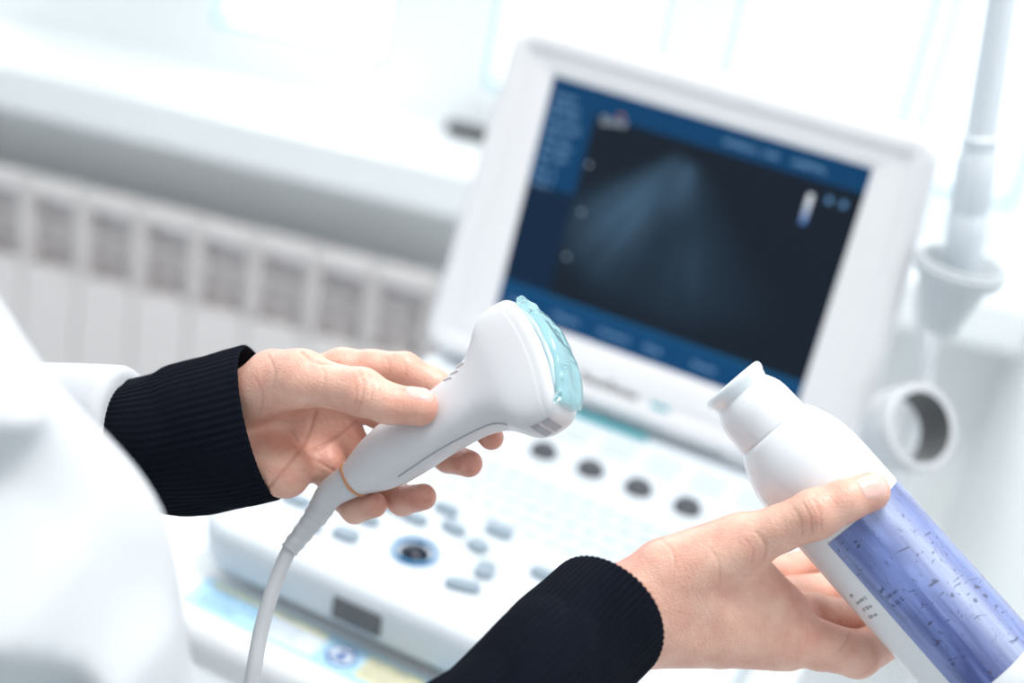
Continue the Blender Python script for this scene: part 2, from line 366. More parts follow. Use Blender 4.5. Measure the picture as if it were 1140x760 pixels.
V,Fc=textvf('Sono',.0125); mk('screen_logo',[SL(-.098+a[0],.199+a[1]+a[0]*.15,-.0022) for a in V],Fc,M_stw2,lid,smooth=False)
box('screen_logo_accent',-.083,-.076,.2105,.213,-.0025,-.002,M_sto,lid,tf=lambda x,y,z:SL(x,y,z))
M_dg=mat('depth_glow',(.02,.02,.02),.5,emit=(.35,.45,.55),es=1)
for (u,v) in[(-.098,.160),(-.093,.115),(-.096,.070)]:
    V,Fc=revvf(SL(u,v,-.0025),SL(0,0,1)-SL(0,0,0),[(0,.0017),(.0004,.0017)],14); mk('depth_mark',V,Fc,M_dg,lid)
V,Fc=textvf('SonoScape',.0185,.0005); mk('maker_lettering',[SL(-.050+a[0]*.74,-.0430+a[1],.0012) for a in V],Fc,M_txtgrey,lid,smooth=False,label='grey maker lettering below the screen')
box('teal_accent',.024,.042,-.044,-.036,.0002,.0013,M_teal,lid,tf=lambda x,y,z:SL(x,y,z))
# ---------------------------------------------------------------- cart
cart=empty('equipment_cart',(0,-.2,0),'white wheeled cart carrying the ultrasound machine','cart')
ZT=ZC-.055
q0=onz(218,660,ZT); qi=onz(380,731,ZT); sm_=qi[1]; sy1=sm_+.019; sy0=sm_-.019; sx0=q0[0]-.005
V,Fc=slab([(ZT-.05,.03),(ZT-.045,.012),(ZT-.03,0),(ZT-.012,0),(ZT-.003,.004),(ZT,.012)],-.285,.245,sy0-.022,.06,.05)
finish(mk('cart_tray',V,Fc,M_white,cart),ang=50)
V,Fc=slab([(.13,.0),(ZT-.05,.0)],-.10,.10,-.22,.02,.04); mk('cart_column',V,Fc,M_white,cart); finish(bpy.data.objects['cart_column'])
V,Fc=slab([(.07,.02),(.08,0),(.12,0),(.13,.02)],-.27,.27,-.46,.12,.06); finish(mk('cart_base',V,Fc,M_white,cart))
for sx in(-.22,.22):
    for sy in(-.40,.06):
        V1=revvf((sx-.012,sy,.035),(1,0,0),[(0,.03),(.003,.035),(.021,.035),(.024,.03)],28); V2=boxvf(sx-.018,sx+.018,sy-.01,sy+.01,.055,.085)
        V,Fc=multi([V1,V2]); finish(mk('caster',V,Fc,M_dark,cart))
def flat(name,x0,x1,y0,y1,m,z,label=None): return box(name,x0,x1,y0,y1,z,z+.0003,m,cart,label=label)
flat('warning_sticker',sx0,sx0+.25,sy0,sy1,M_stick,ZT+.0002,'pale blue warning sticker with yellow panels')
flat('sticker_panel',sx0+.01,sx0+.085,sy1-.008,sy1-.003,M_yel,ZT+.0006); flat('sticker_panel',qi[0]-.066,qi[0]-.018,sy0+.004,sy1-.004,M_stw,ZT+.0006); flat('sticker_panel',qi[0]-.066,qi[0]-.02,sy1-.010,sy1-.004,M_yel,ZT+.0010); flat('sticker_panel',qi[0]+.018,qi[0]+.066,sy0+.005,sy1-.005,M_yel,ZT+.0006)
V,Fc=revvf((qi[0],sm_,ZT+.0006),(0,0,1),[(0,.0120),(.0004,.0120)],32); mk('sticker_icon',V,Fc,M_blue,cart,smooth=False,label='round blue prohibition symbol')
V,Fc=revvf((qi[0],sm_,ZT+.0011),(0,0,1),[(0,.0098),(.0002,.0098)],32); mk('sticker_icon',V,Fc,M_stw,cart,smooth=False)
c_,s_=cos(pi/4),sin(pi/4)
bars=[([(qi[0]+u*c_-v*s_,sm_+u*s_+v*c_,z) for u in(-.0105,.0105) for v in(-.0012,.0012) for z in(ZT+.0014,ZT+.0017)],boxvf(0,1,0,1,0,1)[1])]
bars+=[revvf((qi[0]-.001,sm_+.0045,ZT+.0014),(0,0,1),[(0,.002),(.0002,.002)],14),boxvf(qi[0]-.003,qi[0]+.001,sm_-.006,sm_+.002,ZT+.0014,ZT+.0016),boxvf(qi[0]+.001,qi[0]+.005,sm_-.006,sm_-.002,ZT+.0014,ZT+.0016)]
V,Fc=multi(bars); mk('sticker_icon',V,Fc,M_blue,cart,smooth=False)
for i in range(3):
    V,Fc=textvf(['WARNING  Do not lean','on the cart or the unit','Max load 20 kg'][i],.0052); mk('sticker_text',[(sx0+.012+a[0],sy1-.014-i*.008+a[1],ZT+.0014) for a in V],Fc,M_blue,cart,smooth=False)
for i in range(3):
    V,Fc=textvf(['Danger of tipping','Move with care','Brake wheels'][i],.0046); mk('sticker_text',[(qi[0]+.021+a[0],sy1-.011-i*.008+a[1],ZT+.0014) for a in V],Fc,M_blue,cart,smooth=False)
    V,Fc=textvf(['Caution','See the manual','before moving'][i],.0046); mk('sticker_text',[(qi[0]-.064+a[0],sy1-.009-i*.0085+a[1],ZT+.0016) for a in V],Fc,M_blue,cart,smooth=False)
def camdir(x,y,z): return norm(RM@np.array([x,y,z]))
rc=W(1011,477,1.22); axd=camdir(.40,.12,.90)
LH=.038
V,Fc=revvf(rc-axd*.019,axd,[(0,.0360),(LH-.004,.0380),(LH-.001,.0372),(LH,.0355),(LH-.001,.0305)],48,False); V2,F2=revvf(rc-axd*.019,axd,[(LH-.001,.0305),(.0,.0290)],48,False); V3,F3=revvf(rc-axd*.019,axd,[(0,.0290),(0,.0360)],48,False)
mv,mf=multi([(V,Fc),(V3,F3)]); finish(mk('ring_holder',mv,mf,mat('holder_grey',(.58,.60,.63),.4,noise=.05),cart,label='thick grey ring holder on the cart side'),ang=50)
mk('holder_inner_shade',V2,F2,M_hin,cart,label='inner wall of the ring holder, shade painted in dark')
a=rc+np.array([-.035,.01,-.015]); b=np.array([.235,-.03,ZT-.02]); pth=catmull([b,(a+b)/2+np.array([.0,0,-.01]),a],.01); V,Fc=tubevf(pth,[.009]*len(pth),[.009]*len(pth),np.array([0,1.,0]),16); mk('holder_arm',V,Fc,M_white,cart)
hc=W(1070,296,1.20)
up=norm([0.0,0,1])
V,Fc=revvf(hc,up,[(-.062,.011),(-.060,.014),(-.042,.019),(-.022,.025),(-.013,.028),(-.011,.036),(-.004,.0395),(0,.0395),(.001,.037),(.004,.037),(.005,.034),(-.002,.030),(-.04,.017),(-.058,.012)],40,False)
finish(mk('probe_cup',V,Fc,M_cup,cart,label='frosted grey-white ringed conical probe holder cup'),ang=40)
a=hc+np.array([-.01,.035,-.012]); b=np.array([.24,.06,ZT-.02]); pth=catmull([b,b+np.array([.02,.03,.12]),a+np.array([-.02,.02,-.03]),a],.01); V,Fc=tubevf(pth,[.007]*len(pth),[.007]*len(pth),np.array([0,1.,0]),16); mk('holder_arm',V,Fc,M_white,cart)
pp=empty('parked_probe',hc,'slender white ultrasound probe standing in the holder cup','probe')
up2=norm([-.15,-.05,1])
V,Fc=revvf(hc,up2,[(-.05,.007),(-.04,.010),(.0,.0145),(.03,.0165),(.045,.0170),(.048,.0155),(.052,.0155),(.055,.0170),(.09,.0168),(.098,.0150),(.104,.0140),(.106,.0150),(.112,.0150),(.114,.0130),(.30,.0105),(.32,.010),(.328,.005)],32)
finish(mk('probe_body',V,Fc,M_white2,pp),ang=35)
ps=catmull([hc-up*.05,hc-up*.10,hc-up*.22,hc-up*.36],.012); V,Fc=tubevf(ps,[.0032]*len(ps),[.0032]*len(ps),np.array([1.,0,0]),12); mk('probe_cable',V,Fc,M_white,pp)
# ---------------------------------------------------------------- hand-held probe
pA=norm([.80,.52,.28]); w0=norm([.24,-.84,.48]); pW=norm(w0-pA*np.dot(w0,pA)); pT=np.cross(pW,pA)
if pT[2]<0: pT=-pT
O=RM.T@(H(623,386,26)-C)
def PP(s,w,h):
    q=O-pA*s/1000+pW*w/1000+pT*h/1000; return C+RM@q
def pring(s,hw,ht,bow,n=88,e=.78):
    out=[]
    for j in range(n):
        th=2*pi*j/n; w=hw*np.sign(cos(th))*abs(cos(th))**e; h=ht*np.sign(sin(th))*abs(sin(th))**e
        out.append(PP(s+bow*(w/34)**2,w,h))
    return out
probe=empty('ultrasound_probe',PP(70,0,0),'pale grey convex ultrasound probe with gel, held in a hand','ultrasound probe')
st=[(4,34.5,14),(5,36.8,16.3),(8,38.2,17.6),(15,38.8,18.4),(22,38.5,18.9),(28,37.2,19),(33,34.8,18.8),(37,31.6,18.2),(42,27,17.4),(47,23.2,16.6),(53,20.6,15.8),(62,19.0,15.4),(74,18.2,15.3),(87,18.2,15.6),(100,18.6,15.8),(114,18.1,15.4),(126,15.6,13.8),(134,12.5,12),(139,10.6,10.6),(141,10,10)]
fs=np.array(st); ss=np.concatenate([np.arange(4,12,.6),np.arange(12,141.1,1.5)])
def it(c): return np.interp(ss,fs[:,0],fs[:,c])
def smooth(a): 
    for _ in range(4): a=np.concatenate([a[:1],(a[:-2]+2*a[1:-1]+a[2:])/4,a[-1:]])
    return a
hw,ht=smooth(it(1)),smooth(it(2))
def ee(s): return float(np.interp(s,[0,34,60,90],[.44,.48,.78,.9]))
BOW=7.0
S=[pring(s,a,b,BOW*max(0,1-s/46),e=ee(s)) for s,a,b in zip(ss,hw,ht)]
V,Fc=loftvf(S); finish(mk('probe_body',V,Fc,M_probe,probe),ang=60)
S=[pring(5.2,34.2,13.4,BOW,e=.47),pring(2,34.4,13.4,BOW+.5,e=.47),pring(.6,34,11,BOW+.5,e=.47),pring(0,33.4,8,BOW+.5,e=.47),pring(-.3,33,4,BOW+.5,e=.47),pring(-.4,32.4,1,BOW+.5,e=.47)]
V,Fc=loftvf(S); mk('transducer_face',V,Fc,M_lens,probe,label='grey-blue curved acoustic face')
V,Fc=loftvf([pring(141,9.8,9.8,0),pring(141,10.4,10.4,0),pring(142.3,10.3,10.3,0),pring(142.3,9.2,9.2,0)]); mk('copper_ring',V,Fc,M_orange,probe,label='thin copper-orange ring at the cable end')
def surf(s,th,off=0):
    e=ee(s); a=np.interp(s,ss,hw)+off;b_=np.interp(s,ss,ht)+off; w=a*np.sign(cos(th))*abs(cos(th))**e; h=b_*np.sign(sin(th))*abs(sin(th))**e
    return PP(s+BOW*max(0,1-s/46)*(w/34)**2,w,h)
pth=np.array([surf(s,.32+.05*sin(s/12),.0) for s in np.linspace(40,112,50)]); V,Fc=tubevf(pth,[.0006]*50,[.0006]*50,np.array([0,0,1.]),8); mk('body_seam',V,Fc,M_probe2,probe)
def sidepatch(s0,s1,h0,h1,off):
    V=[];n1,n2=5,7
    for i in range(n1):
        for j in range(n2):
            s=s0+(s1-s0)*i/(n1-1); fr_=h0+(h1-h0)*j/(n2-1); e=ee(s)
            th=asin(min(1,abs(fr_))**(1/e))*(1 if fr_>0 else -1); V.append(surf(s,th,off))
    return V,[(i*n2+j,i*n2+j+1,(i+1)*n2+j+1,(i+1)*n2+j) for i in range(n1-1) for j in range(n2-1)]
for s in(11,19):
    V,Fc=sidepatch(s,s+6,-.30,.55,.25); mk('side_notch',V,Fc,M_probe2,probe,label='small grey notch on the narrow side')
for k in range(3):
    s=51+k*5; pth=np.array([surf(s+a*.5,2.25+a*.022,.1) for a in np.linspace(-6,6,12)]); V,Fc=tubevf(pth,[.0008]*12,[.0006]*12,np.array([0,0,1.]),8); mk('grip_ridge',V,Fc,M_probe,probe)
R0=[PP(142.1,0,0),PP(158,0,0),W(352,574,.802),W(322,612,.800)]
pth=catmull(R0,.0015); n=len(pth); rad_=np.interp(np.linspace(0,1,n),[0,.35,.7,1],[.0098,.0078,.0058,.0050]); rad_=rad_+np.where((np.arange(n)%4<2)&(np.arange(n)>n*.45),.0004,0)
V,Fc=tubevf(pth,rad_,rad_,np.array([0,0,1.]),28); mk('strain_relief',V,Fc,M_cable,probe)
pth=catmull([W(335,595,.801),W(322,612,.800),W(306,650,.795),W(291,700,.79),W(280,760,.785),W(262,860,.79),W(225,1000,.86),W(180,1150,.98)],.004); n=len(pth)
V,Fc=tubevf(pth,[.0043]*n,[.0043]*n,np.array([0,1.,0]),20); mk('probe_cable',V,Fc,M_cable,probe)
def fG(P):
    d=None; pts=[(w,BOW*(w/34)**2+.6) for w in np.linspace(-32.5,32.5,14)]
    for (w1,s1),(w2,s2) in zip(pts[:-1],pts[1:]):
        for h1 in(-10,-5,0,5,10):
            g_=lambda w:1.45+.35*sin(w*.23+h1*.2)+.25*sin(w*.6+h1)
            c=caps_(P,PP(s1,w1,h1),PP(s2,w2,h1),g_(w1)/1000,g_(w2)/1000); d=c if d is None else smin(d,c,.005)
    for (s,w,h,r) in[(-1.0,17,10,1.9),(-2.8,19,11,1.1),(.6,26,12,1.9),(6,33,14.5,1.9),(8.5,35,15.5,1.4),(1.8,-21,13,1.2),(4.8,-31,12,1.7),(-.4,-3,11,1.3),(2.6,-26,6,1.9)]:
        d=smin(d,np.sqrt(((P-PP(s,w,h).astype(np.float32))**2).sum(-1))-r/1000,.0022)
    return d
gp=np.array([PP(s,w,h) for s in(-8,16) for w in(-38,40) for h in(-14,18)]); Vg,Fg,_=nets(fG,gp.min(0)-.004,gp.max(0)+.004,.0008)
mk('ultrasound_gel',Vg,Fg,M_gel,probe,label='pale cyan clear gel smeared along the curved face')
# ---------------------------------------------------------------- bottle
bA=norm([.650,-.757,.15])
BO=RM.T@(W(814,425,.79)-C)
bN=norm(np.array([0,0,1.])-bA*bA[2]); bS=np.cross(bN,bA); 
if bS[0]<0: bS=-bS
RB=32.2
def BP(t,phi,r): q=BO+bA*t/1000+(bN*cos(phi)+bS*sin(phi))*r/1000; return C+RM@q
bottle=empty('gel_bottle',BP(110,0,0),'white plastic gel bottle with blue-violet label, held in a hand','bottle')
def brev(st,n=72,c0=True,c1=True): return loftvf([[BP(t,2*pi*j/n,r) for j in range(n)] for t,r in st],c0,c1)
V,Fc=brev([(34,20),(35.5,22.8),(38,24.2),(42,26.2),(47,28.3),(52,29.9),(58,31.2),(65,31.9),(74,RB),(205,RB),(213,31),(218,28),(219,20)]); finish(mk('bottle_body',V,Fc,M_bottle,bottle),ang=60)
V,Fc=brev([(7.5,16.6),(9,17.0),(11,18.0),(14,19.6),(17,20.6),(21,21.2),(33,21.8),(35,21.7),(36,20.5)]); finish(mk('bottle_collar',V,Fc,M_bottle,bottle),ang=60)
V,Fc=brev([(2.2,6),(1.6,12.4),(.5,15.0),(0,16.6),(.3,18.0),(1.4,18.9),(3,19.1),(4.6,18.6),(6.2,17.7),(8.5,17.2)]); finish(mk('bottle_cap',V,Fc,M_cap,bottle,label='translucent white flared rounded cap'),ang=60)
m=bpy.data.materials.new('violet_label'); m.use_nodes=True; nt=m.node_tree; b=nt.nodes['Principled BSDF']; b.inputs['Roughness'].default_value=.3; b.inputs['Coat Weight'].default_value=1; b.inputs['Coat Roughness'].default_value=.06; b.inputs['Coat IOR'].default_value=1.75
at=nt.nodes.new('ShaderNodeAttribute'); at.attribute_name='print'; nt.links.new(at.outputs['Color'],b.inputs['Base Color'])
npz,nts=300,240
phis=np.linspace(radians(-40),radians(185),npz); ts=np.linspace(98,203,nts); PH,TT=np.meshgrid(phis,ts)
def vn2(X,Y,seed):
    r=np.random.default_rng(seed).random((64,64)); xi=np.floor(X).astype(int); yi=np.floor(Y).astype(int); fx=X-xi; fy=Y-yi; fx=fx*fx*(3-2*fx); fy=fy*fy*(3-2*fy); xi%=63; yi%=63
    return (r[yi,xi]*(1-fx)+r[yi,xi+1]*fx)*(1-fy)+(r[yi+1,xi]*(1-fx)+r[yi+1,xi+1]*fx)*fy
f1=vn2(PH*3+8,TT*.03+3,5)*.5+vn2(PH*10,TT*.05,6)*.3+vn2(PH*26,TT*.08,9)*.2
f1=np.clip((f1-.25)/.5,0,1)
wv=vn2(PH*3,TT*.12,3)*2.5
sp=np.clip((vn2(PH*10+wv,TT*.8+wv*2,11)-.80)/.10,0,1)*np.clip((vn2(PH*3,TT*.06,13)-.40)/.1,0,1)
sp=np.maximum(sp,np.clip((vn2(PH*30+wv*3,TT*.25,17)-.88)/.06,0,1)*.7)
hl_band=np.exp(-((PH-radians(28))/.22)**2)*(.55+.45*vn2(PH*14,TT*.05,31)); hl_band=hl_band[...,None]  # pale lengthwise highlight painted into the label colour
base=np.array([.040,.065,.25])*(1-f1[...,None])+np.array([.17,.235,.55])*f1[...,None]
base=base*(1-.7*hl_band)+np.array([.60,.67,.88])*.7*hl_band
base=base*(1-.75*sp[...,None])+np.array([.008,.01,.05])*.75*sp[...,None]
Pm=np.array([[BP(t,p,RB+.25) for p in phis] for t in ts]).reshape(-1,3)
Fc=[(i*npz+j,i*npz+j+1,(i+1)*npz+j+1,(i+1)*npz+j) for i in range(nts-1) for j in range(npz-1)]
lb=mk('bottle_label',Pm,Fc,m,bottle,label='glossy silvery violet-blue printed label with a painted-on highlight band'); ca=lb.data.color_attributes.new('print','FLOAT_COLOR','POINT'); ca.data.foreach_set('color',np.concatenate([base.reshape(-1,3),np.ones((npz*nts,1))],1).ravel())
def btext(s,size,t,ph,m,r=RB+.4):
    V,Fc=textvf(s,size); return mk('label_text',[BP(t-a[1],ph+a[0]/RB,r) for a in V],Fc,m,bottle,smooth=False)
for i,s in enumerate(['gel','250 ml','5-35 C']): btext(s,2.8,134+i*5,radians(-32),M_navy)
for i in range(4): btext(['gel','Lot 0412','10 2016','250 ml'][i],2.8,128+i*5.0,radians(-66),M_txtgrey,RB+.12)
# ---------------------------------------------------------------- hands
def seg(P,pts,k=.002):
    d=None
    for (a,ra),(b,rb) in zip(pts[:-1],pts[1:]):
        c=caps_(P,a,b,ra/1000,rb/1000); d=c if d is None else smin(d,c,k)
    return d
pr_caps=[(PP(s0,w,0),PP(s1,w2,0),r0,r1) for s0,s1,w,w2,r0,r1 in[(60,120,3.5,3.2,.0146,.0153),(60,120,-3.5,-3.2,.0146,.0153),(120,142,0,0,.0150,.0102)]]
LW=H(200,482,-24)
L_meta=[[(LW,14),(H(300,434,-24),12.5),(H(380,410,-22),10.6)],
        [(LW,14),(H(300,455,-34),12.5),(H(390,441,-34),10.6)],
        [(LW,14),(H(300,488,-35),12.5),(H(382,480,-38),10.2)],
        [(LW,14),(H(295,512,-26),13.5),(H(362,516,-31),10.3)],
        [(H(250,462,-20),13),(H(304,421,-6),15.5),(H(337,420,4),14.2)],
        [(H(250,506,-22),14),(H(318,526,-13),14)]]
L_f=[[(H(380,409,-22),10.6),(H(415,408,-21),9.3),(H(450,411,-19),9.6),(H(484,428,-20),8.4),(H(514,448,-20),8.5),(H(547,487,-4),6.9)],
     [(H(390,441,-34),10.6),(H(455,478,-37),9.2),(H(500,509,-26),8.6),(H(522,516,-9),7.6)],
     [(H(382,480,-38),10.2),(H(418,528,-41),9.0),(H(448,557,-30),8.4),(H(471,553,-14),7.5)],
     [(H(362,516,-31),10.0),(H(378,550,-38),8.4),(H(395,567,-30),7.8),(H(417,562,-18),7.1)],
     [(H(282,440,-12),14.5),(H(332,422,4),14.6),(H(364,428,10),12.0),(H(402,436,19),12.8),(H(432,449,22),10.6),(H(467,453,22),10.2)]]
def fL(P):
    palm=None
    for m in L_meta:
        d=seg(P,m); palm=d if palm is None else smin(palm,d,.009)
    tot=None
    for i,fg in enumerate(L_f):
        d=smin(palm,seg(P,fg,.003),.007 if i==4 else .005); tot=d if tot is None else smin(tot,d,.0008)
    pr=None
    for a,b,r0,r1 in pr_caps:
        c=caps_(P,a,b,r0,r1); pr=c if pr is None else np.minimum(pr,c)
    return smax(tot,-(pr-.0002),.003)
RWr=H(668,692,22)
R_meta=[[(RWr,21),(H(775,665,14),17),(H(868,704,0),14)],
        [(RWr,21),(H(770,670,0),16),(H(866,688,-22),13)],
        [(H(690,690,0),20),(H(770,660,-18),15),(H(842,668,-42),12)],
        [(H(690,690,-5),20),(H(765,645,-30),14),(H(825,650,-56),11)],
        [(RWr,21),(H(742,640,18),18),(H(828,606,20),14.5)],
        [(H(718,705,14),18),(H(800,708,6),16.5),(H(876,716,0),14)],
        [(H(815,640,8),15.5),(H(866,686,0),14)],
        [(H(835,645,2),13),(H(880,688,-14),12.5)]]
R_f=[[(H(866,702,0),15),(H(912,718,-2),13.4),(H(954,728,-14),13.0),(H(1015,700,-48),9),(H(1020,665,-52),8)],
     [(H(862,680,-18),13.5),(H(905,684,-30),12.2),(H(948,690,-42),11.5),(H(1005,665,-66),9.4),(H(1018,625,-64),8)],
     [(H(842,668,-42),12),(H(925,655,-72),10),(H(985,625,-82),8.6),(H(1000,595,-76),7.8)],
     [(H(825,650,-56),11),(H(905,625,-90),9),(H(950,590,-90),7.8),(H(955,560,-84),7)],
     [(H(742,640,18),18),(H(825,605,22),15.0),(H(866,589,30),12.2),(H(908,572,38),13.0),(H(941,557,39),10.9),(H(969,547,37),10.3)]]
bt_caps=[(BP(60,0,0),BP(200,0,0),RB/1000,RB/1000)]
def fR(P):
    palm=None
    for m in R_meta:
        d=seg(P,m); palm=d if palm is None else smin(palm,d,.011)
    tot=None
    for i,fg in enumerate(R_f):
        d=smin(palm,seg(P,fg,.003),.008 if i==4 else .005); tot=d if tot is None else smin(tot,d,.001)
    c=caps_(P,*bt_caps[0]); return smax(tot,-(c-.0002),.003)
def pdist(Q,poly):
    d=np.full(len(Q),1e9)
    for a,b in zip(poly[:-1],poly[1:]):
        a=np.array(a,float);b=np.array(b,float);ab=b-a; t=np.clip(((Q-a)@ab)/(ab@ab),0,1); d=np.minimum(d,np.linalg.norm(Q-a-t[:,None]*ab,axis=1))
    return d
def hand(f,ctrl,creases,reds):
    pts=np.array([p for g in ctrl for p,_ in g]); V,Fq,N=nets(f,pts.min(0)-.026,pts.max(0)+.026,.00100)
    Q=topx(V); view=C-V; view/=np.linalg.norm(view,axis=1)[:,None]; face=np.clip((N*view).sum(1)*2,0,1)
    tone=np.zeros((len(V),4)); tone[:,3]=1
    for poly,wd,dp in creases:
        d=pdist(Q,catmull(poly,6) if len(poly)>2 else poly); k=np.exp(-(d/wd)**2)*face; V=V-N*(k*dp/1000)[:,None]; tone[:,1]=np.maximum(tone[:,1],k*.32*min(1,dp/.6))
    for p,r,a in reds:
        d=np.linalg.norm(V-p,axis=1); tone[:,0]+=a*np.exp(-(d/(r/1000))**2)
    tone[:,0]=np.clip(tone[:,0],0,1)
    return V,Fq,tone
cl=[([(352,458),(343,484),(322,515),(296,546)],1.9,1.1),([(400,412),(405,426),(403,444),(398,458)],1.3,.45),([(412,416),(415,430),(413,446)],1.2,.35),
    ([(396,470),(374,488),(350,500)],1.8,.8),([(298,394),(306,412),(304,432)],1.5,.35),([(336,392),(352,403),(376,405)],1.8,.9),
    ([(325,480),(342,505),(372,524)],1.4,.6),([(430,398),(434,408),(433,416)],1.2,.35),([(300,460),(318,470),(338,468)],1.2,.45),([(310,505),(322,498),(338,500)],1.1,.35),([(394,420),(397,434),(395,450)],1.1,.3),
    ([(448,402),(452,410),(451,418)],1.1,.3),([(355,404),(362,416),(360,432)],1.2,.3),([(284,420),(292,440),(288,462)],1.4,.3),([(330,525),(345,520),(360,526)],1.2,.35)]
rl=[(L_f[4][5][0],12,.45),(L_f[0][5][0],11,.7),(L_f[1][3][0],12,.65),(L_f[2][3][0],12,.65),(L_f[3][3][0],11,.65),(H(350,495,-10),18,.25),(H(320,545,0),16,.25),(L_f[4][3][0],9,.35),(H(395,495,-18),18,.3),(L_f[0][2][0],13,.35),(H(290,400,0),12,.25)]
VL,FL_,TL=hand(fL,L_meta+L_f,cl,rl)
crr=[([(894,560),(902,574),(904,592)],1.4,.5),([(905,556),(913,570),(914,588)],1.3,.42),([(884,566),(892,580),(893,596)],1.2,.35),([(899,558),(907,571),(909,588)],1.0,.25),([(842,592),(852,606),(850,624)],1.8,.4),
     ([(935,724),(942,714),(946,704)],1.4,.4),([(735,600),(748,612),(752,630)],1.5,.3),([(830,600),(838,612),(836,626)],1.2,.3),([(790,610),(800,625),(800,645)],1.4,.25)]
rR=[(R_f[4][5][0],12,.4),(R_f[4][3][0],10,.35),(R_f[0][2][0],14,.4),(H(885,655,0),16,.4),(H(700,605,14),24,.5),(H(925,700,10),16,.25)]
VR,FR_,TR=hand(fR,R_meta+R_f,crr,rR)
def nail(f,c,ldir,ndir,ln,wd):
    ld=camdir(*ldir); nd=camdir(*ndir); nd=norm(nd-ld*np.dot(nd,ld)); sd=np.cross(ld,nd); n=15; pts=[];
    for i in range(n):
        for j in range(n):
            a=-1+2*i/(n-1); b_=-1+2*j/(n-1)
            r=max(abs(a),abs(b_)); q=(abs(a)**3.2+abs(b_)**3.2)**(1/3.2); k=r/q if q>0 else 0
            pts.append((a*k,b_*k,r))
    P=np.array([c+ld*a*ln/2000+sd*b_*wd/2000 for a,b_,_ in pts])+nd*.018
    P=P.astype(np.float32)
    for _ in range(40): P=P-(nd*f(P)[:,None]*.8).astype(np.float32)
    P=P+np.array([nd*(-.0002 if r>.95 else .0005) for _,_,r in pts])
    return P,[(i*n+j,i*n+j+1,(i+1)*n+j+1,(i+1)*n+j) for i in range(n-1) for j in range(n-1)]
nL=nail(fL,H(467,450,22),(.97,-.10,.0),(.05,.82,.56),15,13)
nR=nail(fR,H(969,547,37),(.90,.33,-.05),(-.12,.42,.90),15.5,13.5)
# ---- coarse body in world space
CJ=lambda x,y,z:cam(x,y,z)
rs=CJ(-.305,.070,-.52); ls=CJ(-.45,.22,-.88); re_=W(195,1060,.60); le=CJ(-.387,-.054,-.85); ms=(rs+ls)/2
lat=norm([(rs-ls)[0],(rs-ls)[1],0]); fwd=norm(np.cross(lat,[0,0,1]))
if np.dot(fwd,camdir(1,0,0))<0: fwd=-fwd
up=np.array([0,0,1.])
ms=ms-fwd*.03; neck=ms+up*.10; hd=ms+up*.23+fwd*.03; hip=np.array([ms[0],ms[1],.92])-fwd*.03
hx=np.stack([lat,fwd,up])
def fB(P):
    d=caps_(P,rs*.75+ls*.25,rs*.25+ls*.75,.055,.055)
    for s in(-1,1):
        d=smin(d,caps_(P,ms+lat*s*.08-up*.06,hip+lat*s*.06,.095,.11),.05)
        d=smin(d,caps_(P,hip+lat*s*.09,np.array([hip[0],hip[1],.48])+lat*s*.10+fwd*.02,.085,.055),.03)
        d=smin(d,caps_(P,np.array([hip[0],hip[1],.48])+lat*s*.10+fwd*.02,np.array([hip[0],hip[1],.07])+lat*s*.10,.052,.035),.02)
        d=smin(d,caps_(P,np.array([hip[0],hip[1],.035])+lat*s*.10-fwd*.04,np.array([hip[0],hip[1],.03])+lat*s*.11+fwd*.15,.036,.030),.02)
    d=smin(d,caps_(P,ms,neck+up*.05,.055,.05),.03)
    d=smin(d,ell_(P,hd,hx,(.075,.092,.115)),.02); d=smin(d,ell_(P,hd-up*.055+fwd*.03,hx,(.05,.06,.06)),.03)
    d=smin(d,caps_(P,hd+fwd*.092+up*.01,hd+fwd*.108-up*.022,.008,.012),.01)
    for s in(-1,1): d=smin(d,ell_(P,hd+lat*s*.078-up*.005,hx,(.010,.02,.032)),.006)
    d=smin(d,caps_(P,rs,re_,.045,.036),.03); d=smin(d,caps_(P,ls,le,.045,.036),.03)
    d=smin(d,caps_(P,re_,RWr,.038,.020),.02); d=smin(d,caps_(P,le,LW,.034,.013),.02)
    return d
allp=np.array([rs,ls,re_,le,RWr,LW,hd,hip]); lo=allp.min(0)-.17; hi=allp.max(0)+.17; lo[2]=-.02; hi[2]=hd[2]+.14
VB,FB,_n=nets(fB,lo,hi,.009)
VB[:,2]=np.maximum(VB[:,2],.001)
V=np.concatenate([VL,VR,VB,nL[0],nR[0]]); o1=len(VL);o2=o1+len(VR);o3=o2+len(VB);o4=o3+len(nL[0])
Fc=list(map(tuple,FL_))+list(map(tuple,FR_+o1))+list(map(tuple,FB+o2)); nskin=len(Fc)
Fc+=[tuple(i+o3 for i in q) for q in nL[1]]+[tuple(i+o4 for i in q) for q in nR[1]]
person=mk('person',V,Fc,M_skin,label='person in white coat and black sweater holding probe and bottle',cat='person')
person.data.materials.append(M_nail)
mi=np.zeros(len(Fc),int); mi[nskin:]=1; person.data.polygons.foreach_set('material_index',mi)
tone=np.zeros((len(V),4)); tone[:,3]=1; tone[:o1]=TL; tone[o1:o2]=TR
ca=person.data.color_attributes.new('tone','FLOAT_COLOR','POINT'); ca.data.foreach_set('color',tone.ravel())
def fH(P):
    d=ell_(P,hd-fwd*.012+up*.012,hx,(.086,.10,.122)); d=smax(d,-ell_(P,hd+fwd*.075-up*.035,hx,(.07,.08,.10)),.01)
    d=np.maximum(d,-( (P-(hd-up*.09).astype(np.float32))@up.astype(np.float32)))
    return smin(d,ell_(P,hd-fwd*.11+up*.03,hx,(.04,.035,.04)),.015)
Vh,Fh,_=nets(fH,hd-.19,hd+.19,.006); mk('hair',Vh,Fh,M_hair,person)
lsl=W(142,474,.811); rsl=re_*.78+RWr*.22
def ridge(t): return (1-np.sqrt(np.sin(t)**2+.03))
